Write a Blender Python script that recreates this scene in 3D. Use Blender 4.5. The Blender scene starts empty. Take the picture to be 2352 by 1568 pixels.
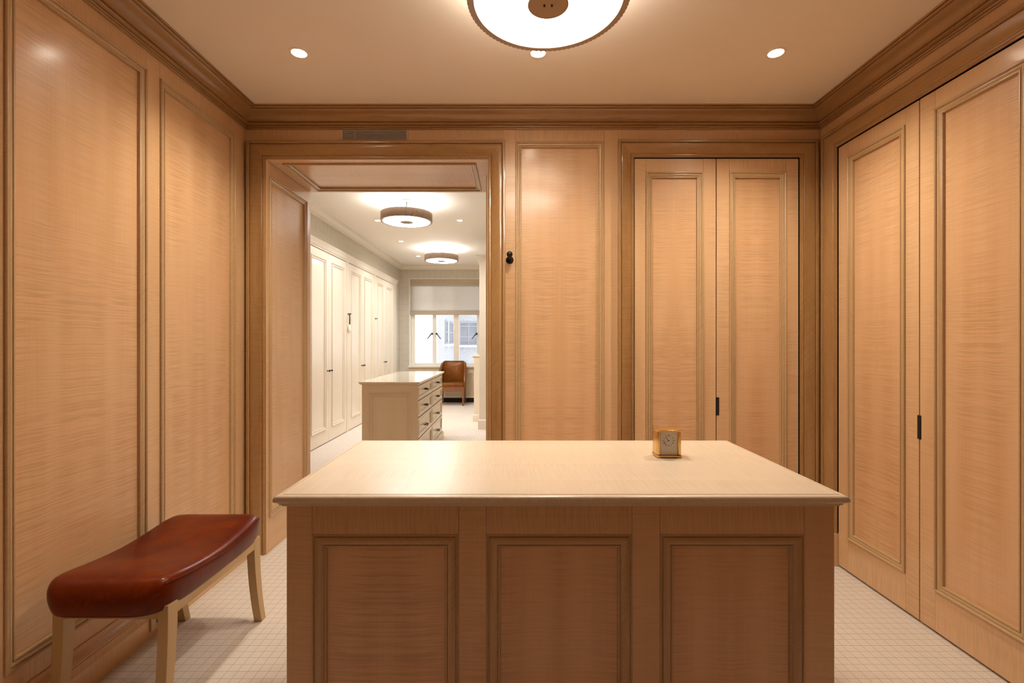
import bpy, bmesh, math, random
from mathutils import Vector, Matrix
random.seed(7)
R = math.radians
S = bpy.context.scene
C = S.collection

# ---------------------------------------------------------------- camera, world, exposure
FPX, PX, PY, CAMZ = 1111.0, 1178.0, 784.0, 1.36
cd = bpy.data.cameras.new('camera'); cam = bpy.data.objects.new('camera', cd); C.objects.link(cam)
cam.location = (0, 0, CAMZ); cam.rotation_euler = (R(90), 0, 0)
cd.sensor_width = 36.0; cd.lens = 36.0 * FPX / 2352.0
cd.shift_x = -(PX - 1176.0) / 2352.0; cd.clip_start = 0.02
S.camera = cam
S.view_settings.view_transform = 'Standard'; S.view_settings.look = 'None'
S.view_settings.exposure = 0.08; S.view_settings.gamma = 1.0; S.view_settings.use_curve_mapping = False
S.cycles.max_bounces = 10; S.cycles.diffuse_bounces = 6; S.cycles.glossy_bounces = 3
S.cycles.transparent_max_bounces = 8; S.cycles.adaptive_threshold = 0.05; S.cycles.use_light_tree = False; S.cycles.sample_clamp_indirect = 6.0
W = bpy.data.worlds.new('World'); S.world = W; W.use_nodes = True
bg = W.node_tree.nodes['Background']
bg.inputs[0].default_value = (0.93, 0.96, 1.0, 1); bg.inputs[1].default_value = 3.8     # overcast sky
LAMP_DOWN, LAMP_UP, SPOT_W = 17.5, 21.0, 91.0
FAR_DOWN, FAR_UP, FAR_SPOT = 32.0, 23.0, 80.0
C_LAMP = (1.0, 0.93, 0.83); C_SPOT = (1.0, 0.87, 0.70); C_FAR = (1.0, 0.97, 0.95)

# ---------------------------------------------------------------- main dimensions (metres)
D = 3.095          # wall with the doorway and the closet
XL, XR, YF = -1.708, 1.967, -0.75
ZC = 2.8225
Y2, Y3, ZC2 = 3.755, 10.8, 3.05       # dressing room beyond the doorway
XW2, XR2 = -2.53, 0.55
JX0, JX1, JZ = -1.573, -0.163, 2.5185 # doorway lining

# ---------------------------------------------------------------- material helpers
def newmat(name):
    m = bpy.data.materials.new(name); m.use_nodes = True
    nt = m.node_tree; b = nt.nodes['Principled BSDF']
    return m, nt, b
def N(nt, t, **kw):
    n = nt.nodes.new(t)
    for k, v in kw.items(): setattr(n, k, v)
    return n
def math_n(nt, op, a, b=None, clamp=False):
    n = N(nt, 'ShaderNodeMath', operation=op); n.use_clamp = clamp
    for i, s in enumerate((a, b)):
        if s is None: continue
        if isinstance(s, (int, float)): n.inputs[i].default_value = s
        else: nt.links.new(s, n.inputs[i])
    return n.outputs[0]
def mixc(nt, fac, a, b, mode='MIX'):
    n = N(nt, 'ShaderNodeMix', data_type='RGBA', blend_type=mode)
    for i, s in ((0, fac), (6, a), (7, b)):
        if isinstance(s, (int, float)): n.inputs[i].default_value = s
        elif isinstance(s, tuple): n.inputs[i].default_value = (*s, 1)
        else: nt.links.new(s, n.inputs[i])
    return n.outputs[2]
def noise(nt, vec, scale=1.0, detail=2.0, rough=0.5, dist=0.0):
    n = N(nt, 'ShaderNodeTexNoise'); nt.links.new(vec, n.inputs['Vector'])
    n.inputs['Scale'].default_value = scale; n.inputs['Detail'].default_value = detail
    n.inputs['Roughness'].default_value = rough; n.inputs['Distortion'].default_value = dist
    return n.outputs[0]
def comb(nt, x, y, z=0.0):
    n = N(nt, 'ShaderNodeCombineXYZ')
    for i, s in enumerate((x, y, z)):
        if isinstance(s, (int, float)): n.inputs[i].default_value = s
        else: nt.links.new(s, n.inputs[i])
    return n.outputs[0]
def ramp(nt, v, lo, hi):
    n = N(nt, 'ShaderNodeMapRange'); n.clamp = True
    nt.links.new(v, n.inputs[0]); n.inputs[1].default_value = lo; n.inputs[2].default_value = hi
    return n.outputs[0]
def bump(nt, b, h, strength, dist=0.002):
    n = N(nt, 'ShaderNodeBump'); n.inputs['Strength'].default_value = strength; n.inputs['Distance'].default_value = dist
    nt.links.new(h, n.inputs['Height']); nt.links.new(n.outputs[0], b.inputs['Normal'])

def wood(name, light, dark, ripple=0.17, rough=0.34, coat=0.5, coat_rough=0.16, swirl=0.0, freq=165.0):
    m, nt, b = newmat(name)
    uv = N(nt, 'ShaderNodeUVMap'); sp = N(nt, 'ShaderNodeSeparateXYZ'); nt.links.new(uv.outputs[0], sp.inputs[0])
    oi = N(nt, 'ShaderNodeObjectInfo'); rnd = oi.outputs['Random']
    u = math_n(nt, 'ADD', sp.outputs[0], math_n(nt, 'MULTIPLY', rnd, 37.0))
    v = math_n(nt, 'ADD', sp.outputs[1], math_n(nt, 'MULTIPLY', rnd, 11.0))
    warp = noise(nt, comb(nt, math_n(nt, 'MULTIPLY', u, 1.6), math_n(nt, 'MULTIPLY', v, 5.0)), 1.0, 1.0)
    cloud = noise(nt, comb(nt, math_n(nt, 'MULTIPLY', u, 0.9), math_n(nt, 'MULTIPLY', v, 9.0), 3.0), 1.0, 1.0, 0.55)
    streak = noise(nt, comb(nt, math_n(nt, 'MULTIPLY', u, 2.0), math_n(nt, 'MULTIPLY', v, 130.0)), 1.0, 1.0)
    uu = math_n(nt, 'ADD', math_n(nt, 'MULTIPLY', u, freq), math_n(nt, 'MULTIPLY', warp, 4.0))
    rip = noise(nt, comb(nt, uu, math_n(nt, 'MULTIPLY', v, 5.5)), 1.0, 2.0, 0.55)
    patch = ramp(nt, warp, 0.36, 0.62)
    rr = math_n(nt, 'MULTIPLY', ramp(nt, rip, 0.42, 0.62), math_n(nt, 'ADD', math_n(nt, 'MULTIPLY', patch, 0.7), 0.3))
    f = math_n(nt, 'ADD', math_n(nt, 'MULTIPLY', ramp(nt, cloud, 0.3, 0.72), 0.55), math_n(nt, 'MULTIPLY', streak, 0.4), True)
    if swirl:
        sw = noise(nt, comb(nt, math_n(nt, 'MULTIPLY', u, 5.0), math_n(nt, 'MULTIPLY', v, 22.0), 5.0), 1.0, 3.0, 0.6, 1.6)
        f = math_n(nt, 'ADD', f, math_n(nt, 'MULTIPLY', ramp(nt, sw, 0.45, 0.7), swirl), True)
    col = mixc(nt, f, light, dark)
    col = mixc(nt, math_n(nt, 'MULTIPLY', rr, ripple * 2.2, True), col, tuple(c * 0.55 for c in dark))
    nt.links.new(col, b.inputs['Base Color'])
    b.inputs['Roughness'].default_value = rough
    b.inputs['Coat Weight'].default_value = coat; b.inputs['Coat Roughness'].default_value = coat_rough
    return m
def plain(name, col, rough=0.5, metal=0.0, coat=0.0, var=0.08, scale=6.0, bmp=0.0, bscale=200.0):
    m, nt, b = newmat(name)
    tc = N(nt, 'ShaderNodeTexCoord')
    n = noise(nt, tc.outputs['Object'], scale, 3.0)
    nt.links.new(mixc(nt, n, tuple(c * (1 - var) for c in col), tuple(min(1, c * (1 + var)) for c in col)), b.inputs['Base Color'])
    b.inputs['Roughness'].default_value = rough; b.inputs['Metallic'].default_value = metal
    b.inputs['Coat Weight'].default_value = coat
    if bmp: bump(nt, b, noise(nt, tc.outputs['Object'], bscale, 2.0), bmp, 0.001)
    return m
def emit(name, col, strength):
    m, nt, b = newmat(name)
    b.inputs['Base Color'].default_value = (0.9, 0.88, 0.85, 1); b.inputs['Roughness'].default_value = 0.4
    b.inputs['Emission Color'].default_value = (*col, 1); b.inputs['Emission Strength'].default_value = strength
    return m

MAPLE_L, MAPLE_D = (0.74, 0.485, 0.275), (0.62, 0.355, 0.172)
M = {}
M['maple'] = wood('figured_maple', MAPLE_L, MAPLE_D)
M['maple_rail'] = wood('figured_maple_rail', (0.73, 0.49, 0.28), (0.61, 0.37, 0.185), 0.13)
M['maple_mould'] = wood('maple_moulding', (0.56, 0.385, 0.205), (0.46, 0.29, 0.14), 0.10, 0.34, 0.45, 0.24)
M['maple_trim'] = wood('maple_casing', (0.44, 0.255, 0.105), (0.32, 0.165, 0.058), 0.13, 0.28, 0.6, 0.10, swirl=0.35, freq=170)  # darker solid maple, deepened further to paint in the crown's shade
M['maple_top'] = wood('pale_maple_top', (0.72, 0.61, 0.475), (0.67, 0.545, 0.395), 0.08, 0.36, 0.35, 0.24)  # paler, less saturated tone than the panel maple
M['bench_wood'] = wood('pale_bench_maple', (0.56, 0.40, 0.20), (0.48, 0.33, 0.15), 0.03, 0.45, 0.2, 0.25)
M['cream'] = plain('cream_lacquer', (0.77, 0.69, 0.57), 0.38, coat=0.25, var=0.03)
M['cream_glaze'] = wood('cream_glazed_wood', (0.70, 0.575, 0.40), (0.64, 0.51, 0.34), 0.03, 0.35, 0.4, 0.15)
M['cream_top'] = plain('cream_gloss_top', (0.83, 0.74, 0.60), 0.12, coat=0.8, var=0.02)
M['white_paint'] = plain('white_ceiling_paint', (0.86, 0.77, 0.65), 0.75, var=0.02, scale=2)
M['far_paint'] = plain('warm_white_ceiling_paint', (0.85, 0.80, 0.72), 0.7, var=0.02, scale=2)
M['window_white'] = plain('window_white_paint', (0.80, 0.76, 0.69), 0.4, var=0.02)
M['black'] = plain('gap_shade_black', (0.012, 0.009, 0.008), 0.8, var=0.0)  # near-black colour standing in for shade in gaps and recesses
M['bronze'] = plain('black_bronze', (0.018, 0.013, 0.011), 0.38, metal=0.4, var=0.2, scale=60)
M['shade_metal'] = plain('bronze_pleated_shade', (0.40, 0.30, 0.225), 0.42, metal=0.35, var=0.08, scale=30)
M['plate'] = plain('bronze_plate', (0.36, 0.25, 0.16), 0.4, metal=0.5, var=0.05)
M['chrome'] = plain('brushed_nickel', (0.75, 0.73, 0.70), 0.3, metal=1.0, var=0.03)
M['canopy_metal'] = plain('shaded_nickel', (0.07, 0.065, 0.06), 0.45, metal=0.3, var=0.05)  # colour darkened so the canopy keeps its shade against the glow
M['grey_metal'] = plain('grey_aluminium', (0.74, 0.70, 0.67), 0.5, metal=0.0, var=0.05)
M['brass'] = plain('polished_brass', (0.78, 0.52, 0.20), 0.22, metal=1.0, var=0.05, scale=20)
M['dial'] = plain('silvered_dial', (0.80, 0.71, 0.61), 0.5, metal=0.0, var=0.04, scale=40)
M['ink'] = plain('black_numeral_ink', (0.03, 0.022, 0.02), 0.6, var=0.0)
M['plastic'] = plain('almond_plastic', (0.62, 0.50, 0.35), 0.4, var=0.02)
M['ivory'] = plain('ivory_brush', (0.86, 0.82, 0.70), 0.4, var=0.03)
M['walnut'] = plain('red_walnut', (0.22, 0.075, 0.025), 0.3, coat=0.4, var=0.3, scale=18)

M['unseen_dark_wall'] = wood('darkened_unseen_wall', (0.34, 0.20, 0.10), (0.26, 0.14, 0.06), 0.05)  # dark tone set to cut light bounced onto the island front
def leather(name, dark, light, rough):
    m, nt, b = newmat(name)
    tc = N(nt, 'ShaderNodeTexCoord'); o = tc.outputs['Object']
    a = ramp(nt, noise(nt, o, 3.2, 4.0, 0.6), 0.36, 0.68)
    s = noise(nt, o, 26.0, 4.0, 0.7, 1.2)
    f = math_n(nt, 'ADD', math_n(nt, 'MULTIPLY', a, 0.75), math_n(nt, 'MULTIPLY', ramp(nt, s, 0.52, 0.8), 0.5), True)
    nt.links.new(mixc(nt, f, dark, light), b.inputs['Base Color'])
    nt.links.new(math_n(nt, 'ADD', math_n(nt, 'MULTIPLY', s, 0.16), rough - 0.08), b.inputs['Roughness'])
    b.inputs['Coat Weight'].default_value = 0.16; b.inputs['Coat Roughness'].default_value = 0.17; b.inputs['Specular IOR Level'].default_value = 0.16; b.inputs['Specular Tint'].default_value = (1, .62, .42, 1)
    h = math_n(nt, 'ADD', noise(nt, o, 380.0, 2.0), math_n(nt, 'MULTIPLY', noise(nt, o, 14.0, 3.0, 0.6, 0.8), 2.5))
    bump(nt, b, h, 0.25, 0.0015)
    return m
M['leather'] = leather('russet_leather', (0.080, 0.005, 0.0005), (0.20, 0.029, 0.001), 0.34)
M['leather_tan'] = leather('tan_leather', (0.13, 0.038, 0.006), (0.25, 0.085, 0.014), 0.36)

def carpet():
    m, nt, b = newmat('geometric_loop_carpet'); a = 0.0856
    tc = N(nt, 'ShaderNodeTexCoord'); sp = N(nt, 'ShaderNodeSeparateXYZ'); nt.links.new(tc.outputs['Object'], sp.inputs[0])
    def cell(s, o):
        t = math_n(nt, 'ADD', math_n(nt, 'DIVIDE', math_n(nt, 'SUBTRACT', s, o), a), 100.5)
        return math_n(nt, 'ABSOLUTE', math_n(nt, 'SUBTRACT', math_n(nt, 'FRACT', t), 0.5))
    fu, fv = cell(sp.outputs[0], -1.3925), cell(sp.outputs[1], 2.0377)
    mx = math_n(nt, 'MAXIMUM', fu, fv)
    st = math_n(nt, 'SINE', math_n(nt, 'MULTIPLY', mx, 2 * math.pi * 16.0))
    k = ramp(nt, st, -0.55, 0.45)
    grid = math_n(nt, 'MINIMUM', fu, fv)
    gl = ramp(nt, grid, 0.022, 0.034)
    edge = ramp(nt, math_n(nt, 'SUBTRACT', 0.5, mx), 0.012, 0.022)
    pile = noise(nt, tc.outputs['Object'], 420.0, 2.0)
    big = noise(nt, tc.outputs['Object'], 1.7, 2.0)
    col = mixc(nt, k, (0.52, 0.43, 0.355), (0.98, 0.93, 0.86))
    col = mixc(nt, math_n(nt, 'MULTIPLY', math_n(nt, 'SUBTRACT', 1.0, gl), 0.40), col, (0.44, 0.34, 0.26))
    col = mixc(nt, math_n(nt, 'MULTIPLY', math_n(nt, 'SUBTRACT', 1.0, edge), 0.08), col, (0.33, 0.22, 0.15))
    col = mixc(nt, 1.0, col, mixc(nt, pile, (0.80, 0.79, 0.78), (1.0, 1.0, 1.0)), 'MULTIPLY')
    col = mixc(nt, 1.0, col, mixc(nt, big, (0.93, 0.92, 0.91), (1.0, 1.0, 1.0)), 'MULTIPLY')
    nt.links.new(col, b.inputs['Base Color'])
    b.inputs['Roughness'].default_value = 0.95; b.inputs['Specular IOR Level'].default_value = 0.1
    return m
M['carpet'] = carpet()

def wallpaper():
    m, nt, b = newmat('grasscloth_wallpaper'); a = 0.125
    tc = N(nt, 'ShaderNodeTexCoord'); o = tc.outputs['Object']
    sp = N(nt, 'ShaderNodeSeparateXYZ'); nt.links.new(o, sp.inputs[0])
    h = math_n(nt, 'ADD', sp.outputs[0], sp.outputs[1])
    def line(s):
        f = math_n(nt, 'ABSOLUTE', math_n(nt, 'SUBTRACT', math_n(nt, 'FRACT', math_n(nt, 'ADD', math_n(nt, 'DIVIDE', s, a), 200.0)), 0.5))
        return math_n(nt, 'SUBTRACT', 1.0, ramp(nt, f, 0.02, 0.075))
    g = math_n(nt, 'MAXIMUM', line(h), line(sp.outputs[2]))
    nz = noise(nt, comb(nt, math_n(nt, 'MULTIPLY', h, 40.0), math_n(nt, 'MULTIPLY', sp.outputs[2], 130.0)), 1.0, 3.0)
    nb = noise(nt, o, 9.0, 4.0, 0.7)
    col = mixc(nt, nz, (0.44, 0.40, 0.33), (0.72, 0.67, 0.57))
    col = mixc(nt, math_n(nt, 'MULTIPLY', math_n(nt, 'MULTIPLY', g, ramp(nt, nb, 0.38, 0.62)), 0.60), col, (0.40, 0.36, 0.29))
    nt.links.new(col, b.inputs['Base Color']); b.inputs['Roughness'].default_value = 0.75
    return m
M['wallpaper'] = wallpaper()

def glass():
    m, nt, b = newmat('window_glass'); out = nt.nodes['Material Output']; nt.nodes.remove(b)
    t = N(nt, 'ShaderNodeBsdfTransparent'); t.inputs[0].default_value = (0.97, 0.98, 0.98, 1)
    g = N(nt, 'ShaderNodeBsdfGlossy'); g.inputs['Roughness'].default_value = 0.02
    mx = N(nt, 'ShaderNodeMixShader'); mx.inputs[0].default_value = 0.05
    nt.links.new(t.outputs[0], mx.inputs[1]); nt.links.new(g.outputs[0], mx.inputs[2]); nt.links.new(mx.outputs[0], out.inputs[0])
    return m
M['glass'] = glass()
def sheer():
    m, nt, b = newmat('sheer_linen'); out = nt.nodes['Material Output']; nt.nodes.remove(b)
    tc = N(nt, 'ShaderNodeTexCoord'); sp = N(nt, 'ShaderNodeSeparateXYZ'); nt.links.new(tc.outputs['Object'], sp.inputs[0])
    nz = noise(nt, comb(nt, math_n(nt, 'MULTIPLY', sp.outputs[0], 12.0), math_n(nt, 'MULTIPLY', sp.outputs[2], 160.0)), 1.0, 3.0)
    col = mixc(nt, nz, (0.68, 0.63, 0.57), (0.84, 0.80, 0.74))
    d = N(nt, 'ShaderNodeBsdfDiffuse'); tl = N(nt, 'ShaderNodeBsdfTranslucent'); tp = N(nt, 'ShaderNodeBsdfTransparent')
    nt.links.new(col, d.inputs[0]); nt.links.new(col, tl.inputs[0]); tp.inputs[0].default_value = (0.9, 0.88, 0.85, 1)
    m1 = N(nt, 'ShaderNodeMixShader'); m1.inputs[0].default_value = 0.62
    m2 = N(nt, 'ShaderNodeMixShader'); m2.inputs[0].default_value = 0.12
    nt.links.new(d.outputs[0], m1.inputs[1]); nt.links.new(tl.outputs[0], m1.inputs[2])
    nt.links.new(m1.outputs[0], m2.inputs[1]); nt.links.new(tp.outputs[0], m2.inputs[2]); nt.links.new(m2.outputs[0], out.inputs[0])
    return m
M['sheer'] = sheer()
M['linen_dark'] = plain('linen_band', (0.46, 0.38, 0.28), 0.85, var=0.06, scale=60)
def brickwall():
    m, nt, b = newmat('pale_brick')
    tc = N(nt, 'ShaderNodeTexCoord'); sp = N(nt, 'ShaderNodeSeparateXYZ'); nt.links.new(tc.outputs['Object'], sp.inputs[0])
    br = N(nt, 'ShaderNodeTexBrick'); br.inputs['Scale'].default_value = 9.0
    nt.links.new(comb(nt, math_n(nt, 'ADD', sp.outputs[0], sp.outputs[1]), sp.outputs[2]), br.inputs['Vector'])
    br.inputs['Color1'].default_value = (0.42, 0.42, 0.44, 1); br.inputs['Color2'].default_value = (0.52, 0.52, 0.53, 1); br.inputs['Mortar'].default_value = (0.56, 0.56, 0.57, 1)
    nz = noise(nt, tc.outputs['Object'], 30.0, 3.0)
    nt.links.new(mixc(nt, 1.0, br.outputs[0], mixc(nt, nz, (0.6, 0.6, 0.62), (1, 1, 1)), 'MULTIPLY'), b.inputs['Base Color'])
    b.inputs['Roughness'].default_value = 0.9
    return m
M['brick'] = brickwall()
M['overexposed_white'] = plain('overexposed_white', (0.88, 0.88, 0.88), 0.9, var=0.02)  # white chosen to read as overexposed
M['stone'] = plain('pale_stone', (0.62, 0.62, 0.63), 0.8, var=0.1)
M['city_frame'] = plain('grey_sash', (0.30, 0.31, 0.33), 0.6, var=0.1)
M['city_glass'] = plain('grey_city_pane', (0.24, 0.25, 0.28), 0.15, var=0.3, scale=3)

# ---------------------------------------------------------------- mesh builder (world coordinates, UV in metres along the grain)
AX = {'x': Vector((1, 0, 0)), 'y': Vector((0, 1, 0)), 'z': Vector((0, 0, 1))}
class MB:
    def __init__(s): s.v = []; s.f = []; s.uv = []
    def face(s, pts, uvs=None, g='z'):
        pts = [Vector(p) for p in pts]; i = len(s.v); s.v += pts; s.f.append(tuple(range(i, i + len(pts))))
        if uvs is None:
            n = (pts[1] - pts[0]).cross(pts[2] - pts[0])
            n = n.normalized() if n.length > 1e-12 else Vector((0, 0, 1))
            gv = AX[g] if isinstance(g, str) else Vector(g)
            if abs(gv.dot(n)) > 0.9: gv = AX['x'] if abs(n.x) < 0.8 else AX['y']
            w = n.cross(gv); uvs = [(p.dot(gv), p.dot(w)) for p in pts]
        s.uv.append(uvs); return s
    def box(s, x0, x1, y0, y1, z0, z1, g='z'):
        a = [(x0, y0, z0), (x1, y0, z0), (x1, y1, z0), (x0, y1, z0), (x0, y0, z1), (x1, y0, z1), (x1, y1, z1), (x0, y1, z1)]
        for q in ((0, 3, 2, 1), (4, 5, 6, 7), (0, 1, 5, 4), (1, 2, 6, 5), (2, 3, 7, 6), (3, 0, 4, 7)): s.face([a[k] for k in q], g=g)
        return s
    def pbox(s, P, u0, u1, v0, v1, n0, n1, g='v'):   # box in a plane's own coordinates
        a = [P(u0, v0, n0), P(u1, v0, n0), P(u1, v1, n0), P(u0, v1, n0), P(u0, v0, n1), P(u1, v0, n1), P(u1, v1, n1), P(u0, v1, n1)]
        gv = (Vector(P(0, 1, 0)) - Vector(P(0, 0, 0))) if g == 'v' else (Vector(P(1, 0, 0)) - Vector(P(0, 0, 0)))
        for q in ((0, 3, 2, 1), (4, 5, 6, 7), (0, 1, 5, 4), (1, 2, 6, 5), (2, 3, 7, 6), (3, 0, 4, 7)): s.face([a[k] for k in q], g=gv)
        return s
    def frame(s, P, u0, u1, v0, v1, prof, sides='LTRB'):   # mitred profile run round a rectangle
        acc = [0.0]
        for (a, b), (c, d) in zip(prof, prof[1:]): acc.append(acc[-1] + math.hypot(c - a, d - b))
        def corner(k, i, h):
            bl = 0 if 'B' not in sides else i
            return {'BL': P(u0 + i, v0 + bl, h), 'TL': P(u0 + i, v1 - i, h), 'TR': P(u1 - i, v1 - i, h), 'BR': P(u1 - i, v0 + bl, h)}[k]
        for sd, k0, k1 in (('L', 'BL', 'TL'), ('T', 'TL', 'TR'), ('R', 'TR', 'BR'), ('B', 'BR', 'BL')):
            if sd not in sides: continue
            for j in range(len(prof) - 1):
                (i0, h0), (i1, h1) = prof[j], prof[j + 1]
                pts = [corner(k0, i0, h0), corner(k1, i0, h0), corner(k1, i1, h1), corner(k0, i1, h1)]
                l0 = (Vector(pts[1]) - Vector(pts[0])).length
                off = {'L': 0, 'T': 3.3, 'R': 6.1, 'B': 9.7}[sd]
                e = i1 - i0
                s.face(pts, [(off, acc[j]), (off + l0, acc[j]), (off + l0 - e, acc[j + 1]), (off + e, acc[j + 1])])
        return s
    def sweep(s, pts2, path0, path1, fn):   # profile pts2 (a,b) extruded from path0 to path1 by fn(a,b,t)
        acc = [0.0]
        for (a, b), (c, d) in zip(pts2, pts2[1:]): acc.append(acc[-1] + math.hypot(c - a, d - b))
        for j in range(len(pts2) - 1):
            q = [fn(*pts2[j], path0), fn(*pts2[j], path1), fn(*pts2[j + 1], path1), fn(*pts2[j + 1], path0)]
            s.face(q, [(path0, acc[j]), (path1, acc[j]), (path1, acc[j + 1]), (path0, acc[j + 1])])
        return s
    def lathe(s, prof, cx, cy, cz, n=32, axis='z', caps=True):
        def pt(r, h, a):
            c, d = r * math.cos(a), r * math.sin(a)
            return {'z': (cx + c, cy + d, cz + h), 'y': (cx + c, cy + h, cz + d), 'x': (cx + h, cy + c, cz + d)}[axis]
        for j in range(len(prof) - 1):
            (r0, h0), (r1, h1) = prof[j], prof[j + 1]
            for k in range(n):
                a0, a1 = 2 * math.pi * k / n, 2 * math.pi * (k + 1) / n
                if r0 < 1e-6: s.face([pt(r0, h0, a0), pt(r1, h1, a1), pt(r1, h1, a0)])
                elif r1 < 1e-6: s.face([pt(r0, h0, a0), pt(r0, h0, a1), pt(r1, h1, a0)])
                else: s.face([pt(r0, h0, a0), pt(r0, h0, a1), pt(r1, h1, a1), pt(r1, h1, a0)])
        return s
    def tube(s, path, rad, n=10):
        rings = []
        for i, p in enumerate(path):
            p = Vector(p); a = Vector(path[max(0, i - 1)]); b = Vector(path[min(len(path) - 1, i + 1)])
            t = (b - a).normalized(); up = Vector((0, 0, 1)) if abs(t.z) < 0.9 else Vector((1, 0, 0))
            x = t.cross(up).normalized(); y = t.cross(x)
            r = rad[i] if isinstance(rad, (list, tuple)) else rad
            rings.append([p + r * (math.cos(2 * math.pi * k / n) * x + math.sin(2 * math.pi * k / n) * y) for k in range(n)])
        for a, b in zip(rings, rings[1:]):
            for k in range(n): s.face([a[k], a[(k + 1) % n], b[(k + 1) % n], b[k]])
        s.face(rings[0][::-1]); s.face(rings[-1]); return s
    def grid(s, fn, nu, nv, wrap=False):
        for i in range(nu):
            for j in range(nv):
                s.face([fn(i, j), fn(i + 1, j), fn(i + 1, j + 1), fn(i, j + 1)])
        return s
    def build(s, name, mat, parent=None, bevel=0.0, smooth=35, weld=True, solid=0.0, sub=0):
        me = bpy.data.meshes.new(name); o = bpy.data.objects.new(name, me); C.objects.link(o)
        org = s.org if hasattr(s, 'org') else Vector((0, 0, 0))
        me.from_pydata([p - org for p in s.v], [], s.f)
        uvl = me.uv_layers.new(name='UVMap'); k = 0
        flat = []
        for u in s.uv:
            for a in u: flat += [a[0], a[1]]
        uvl.data.foreach_set('uv', flat)
        if weld:
            bm = bmesh.new(); bm.from_mesh(me)
            bmesh.ops.remove_doubles(bm, verts=bm.verts, dist=1e-5)
            bmesh.ops.recalc_face_normals(bm, faces=bm.faces); bm.to_mesh(me); bm.free()
        if smooth:
            me.shade_smooth(); me.set_sharp_from_angle(angle=R(smooth))
        me.materials.append(M[mat] if isinstance(mat, str) else mat)
        o.location = org
        if parent is not None:
            o.parent = parent; o.matrix_parent_inverse = winv(parent)
        if bevel:
            b = o.modifiers.new('bevel', 'BEVEL'); b.width = bevel; b.segments = 2; b.limit_method = 'ANGLE'; b.angle_limit = R(40)
        if solid:
            q = o.modifiers.new('thick', 'SOLIDIFY'); q.thickness = solid; q.offset = 0
        if sub:
            q = o.modifiers.new('sub', 'SUBSURF'); q.levels = sub; q.render_levels = sub
        return o
WLOC = {}
def winv(p):
    loc = Vector((0, 0, 0)); q = p
    return Matrix.Translation(-wpos(p))
def wpos(p):
    # every object here is only translated: its world place is its own location unless parented with an inverse
    return Vector(p.location)
def tag(o, label, cat, group=None, kind=None):
    o['label'] = label; o['category'] = cat
    if group: o['group'] = group
    if kind: o['kind'] = kind
    return o
def thing(name, label, cat, loc, group=None, kind=None):
    o = bpy.data.objects.new(name, None); C.objects.link(o); o.location = loc; o.empty_display_size = 0.1
    return tag(o, label, cat, group, kind)
def copy_tree(o, delta, parent=None, label=None):
    c = o.copy(); C.objects.link(c)
    if parent is None: c.location = o.location + Vector(delta)
    else:
        c.parent = parent; c.matrix_parent_inverse = o.matrix_parent_inverse.copy()
    if label: c['label'] = label
    for ch in list(o.children): copy_tree(ch, delta, c)
    return c

# planes: (u, v, n) -> world, n towards the room
P_back = lambda u, v, n: (u, D - n, v)
P_left = lambda u, v, n: (XL + n, u, v)
P_right = lambda u, v, n: (XR - n, u, v)
P_jamb = lambda u, v, n: (JX0 + n, u, v)
P_jambr = lambda u, v, n: (JX1 - n, u, v)
P_soff = lambda u, v, n: (u, v, JZ - n)

PM = [(0, -.004), (0, .007), (.003, .0105), (.008, .011), (.0115, .008), (.0125, .003), (.016, .0045), (.022, .0035), (.028, .0005),
      (.0305, -.0015), (.0315, .002), (.035, .0025), (.0385, .0005), (.039, -.0125)]
FW = .039
def book_panel(P, u0, u1, v0, v1, n, name, mat, parent):
    um = (u0 + u1) / 2; b = MB()
    for a, c, sg in ((u0, um, 1), (um, u1, -1)):
        pts = [P(a, v0, n), P(c, v0, n), P(c, v1, n), P(a, v1, n)]
        b.face(pts, [(v0, abs(a - um)), (v0, abs(c - um)), (v1, abs(c - um)), (v1, abs(a - um))])
    for (a, b0, c, d) in ((u0, v0, u1, v0), (u1, v0, u1, v1), (u1, v1, u0, v1), (u0, v1, u0, v0)):
        b.face([P(a, b0, n), P(c, d, n), P(c, d, n - .008), P(a, b0, n - .008)])
    b.face([P(u0, v0, n - .008), P(u1, v0, n - .008), P(u1, v1, n - .008), P(u0, v1, n - .008)])
    return b.build(name, mat, parent, smooth=0)
def framed_panel(P, u0, u1, v0, v1, parent, mat='maple', mould='maple_mould', prof=PM, fw=FW):
    p = book_panel(P, u0 + fw - .004, u1 - fw + .004, v0 + fw - .004, v1 - fw + .004, -.0115, 'panel', mat, parent)
    MB().frame(P, u0, u1, v0, v1, prof).build('panel_moulding', mould, p)
    return p
def board(P, u0, u1, v0, v1, parent, name, g='v', n1=0.0, th=.016, mat='maple_rail'):
    e = .0004
    return MB().pbox(P, u0 + e, u1 - e, v0 + e, v1 - e, n1 - th, n1, g).build(name, mat, parent, bevel=.0008, smooth=0)

# ================================================================ SETTING
floor = MB().box(-3.3, 2.2, YF - .2, Y3 + .25, -.06, 0, 'y').build('floor', 'carpet', smooth=0)
tag(floor, 'cream and brown loop carpet with small concentric squares', 'carpet', kind='structure')
ceil = MB().box(XL - .2, XR + .2, YF - .2, Y2, ZC, ZC2 + .1).build('ceiling', 'white_paint', smooth=0)
tag(ceil, 'smooth painted ceiling of the wood panelled room', 'ceiling', kind='structure')
ceil2 = MB().box(-3.3, XR2 + .2, Y2, Y3 + .3, ZC2, ZC2 + .1).build('ceiling', 'far_paint', smooth=0)
tag(ceil2, 'warm white ceiling of the cream dressing room beyond the doorway', 'ceiling', kind='structure')

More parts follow.
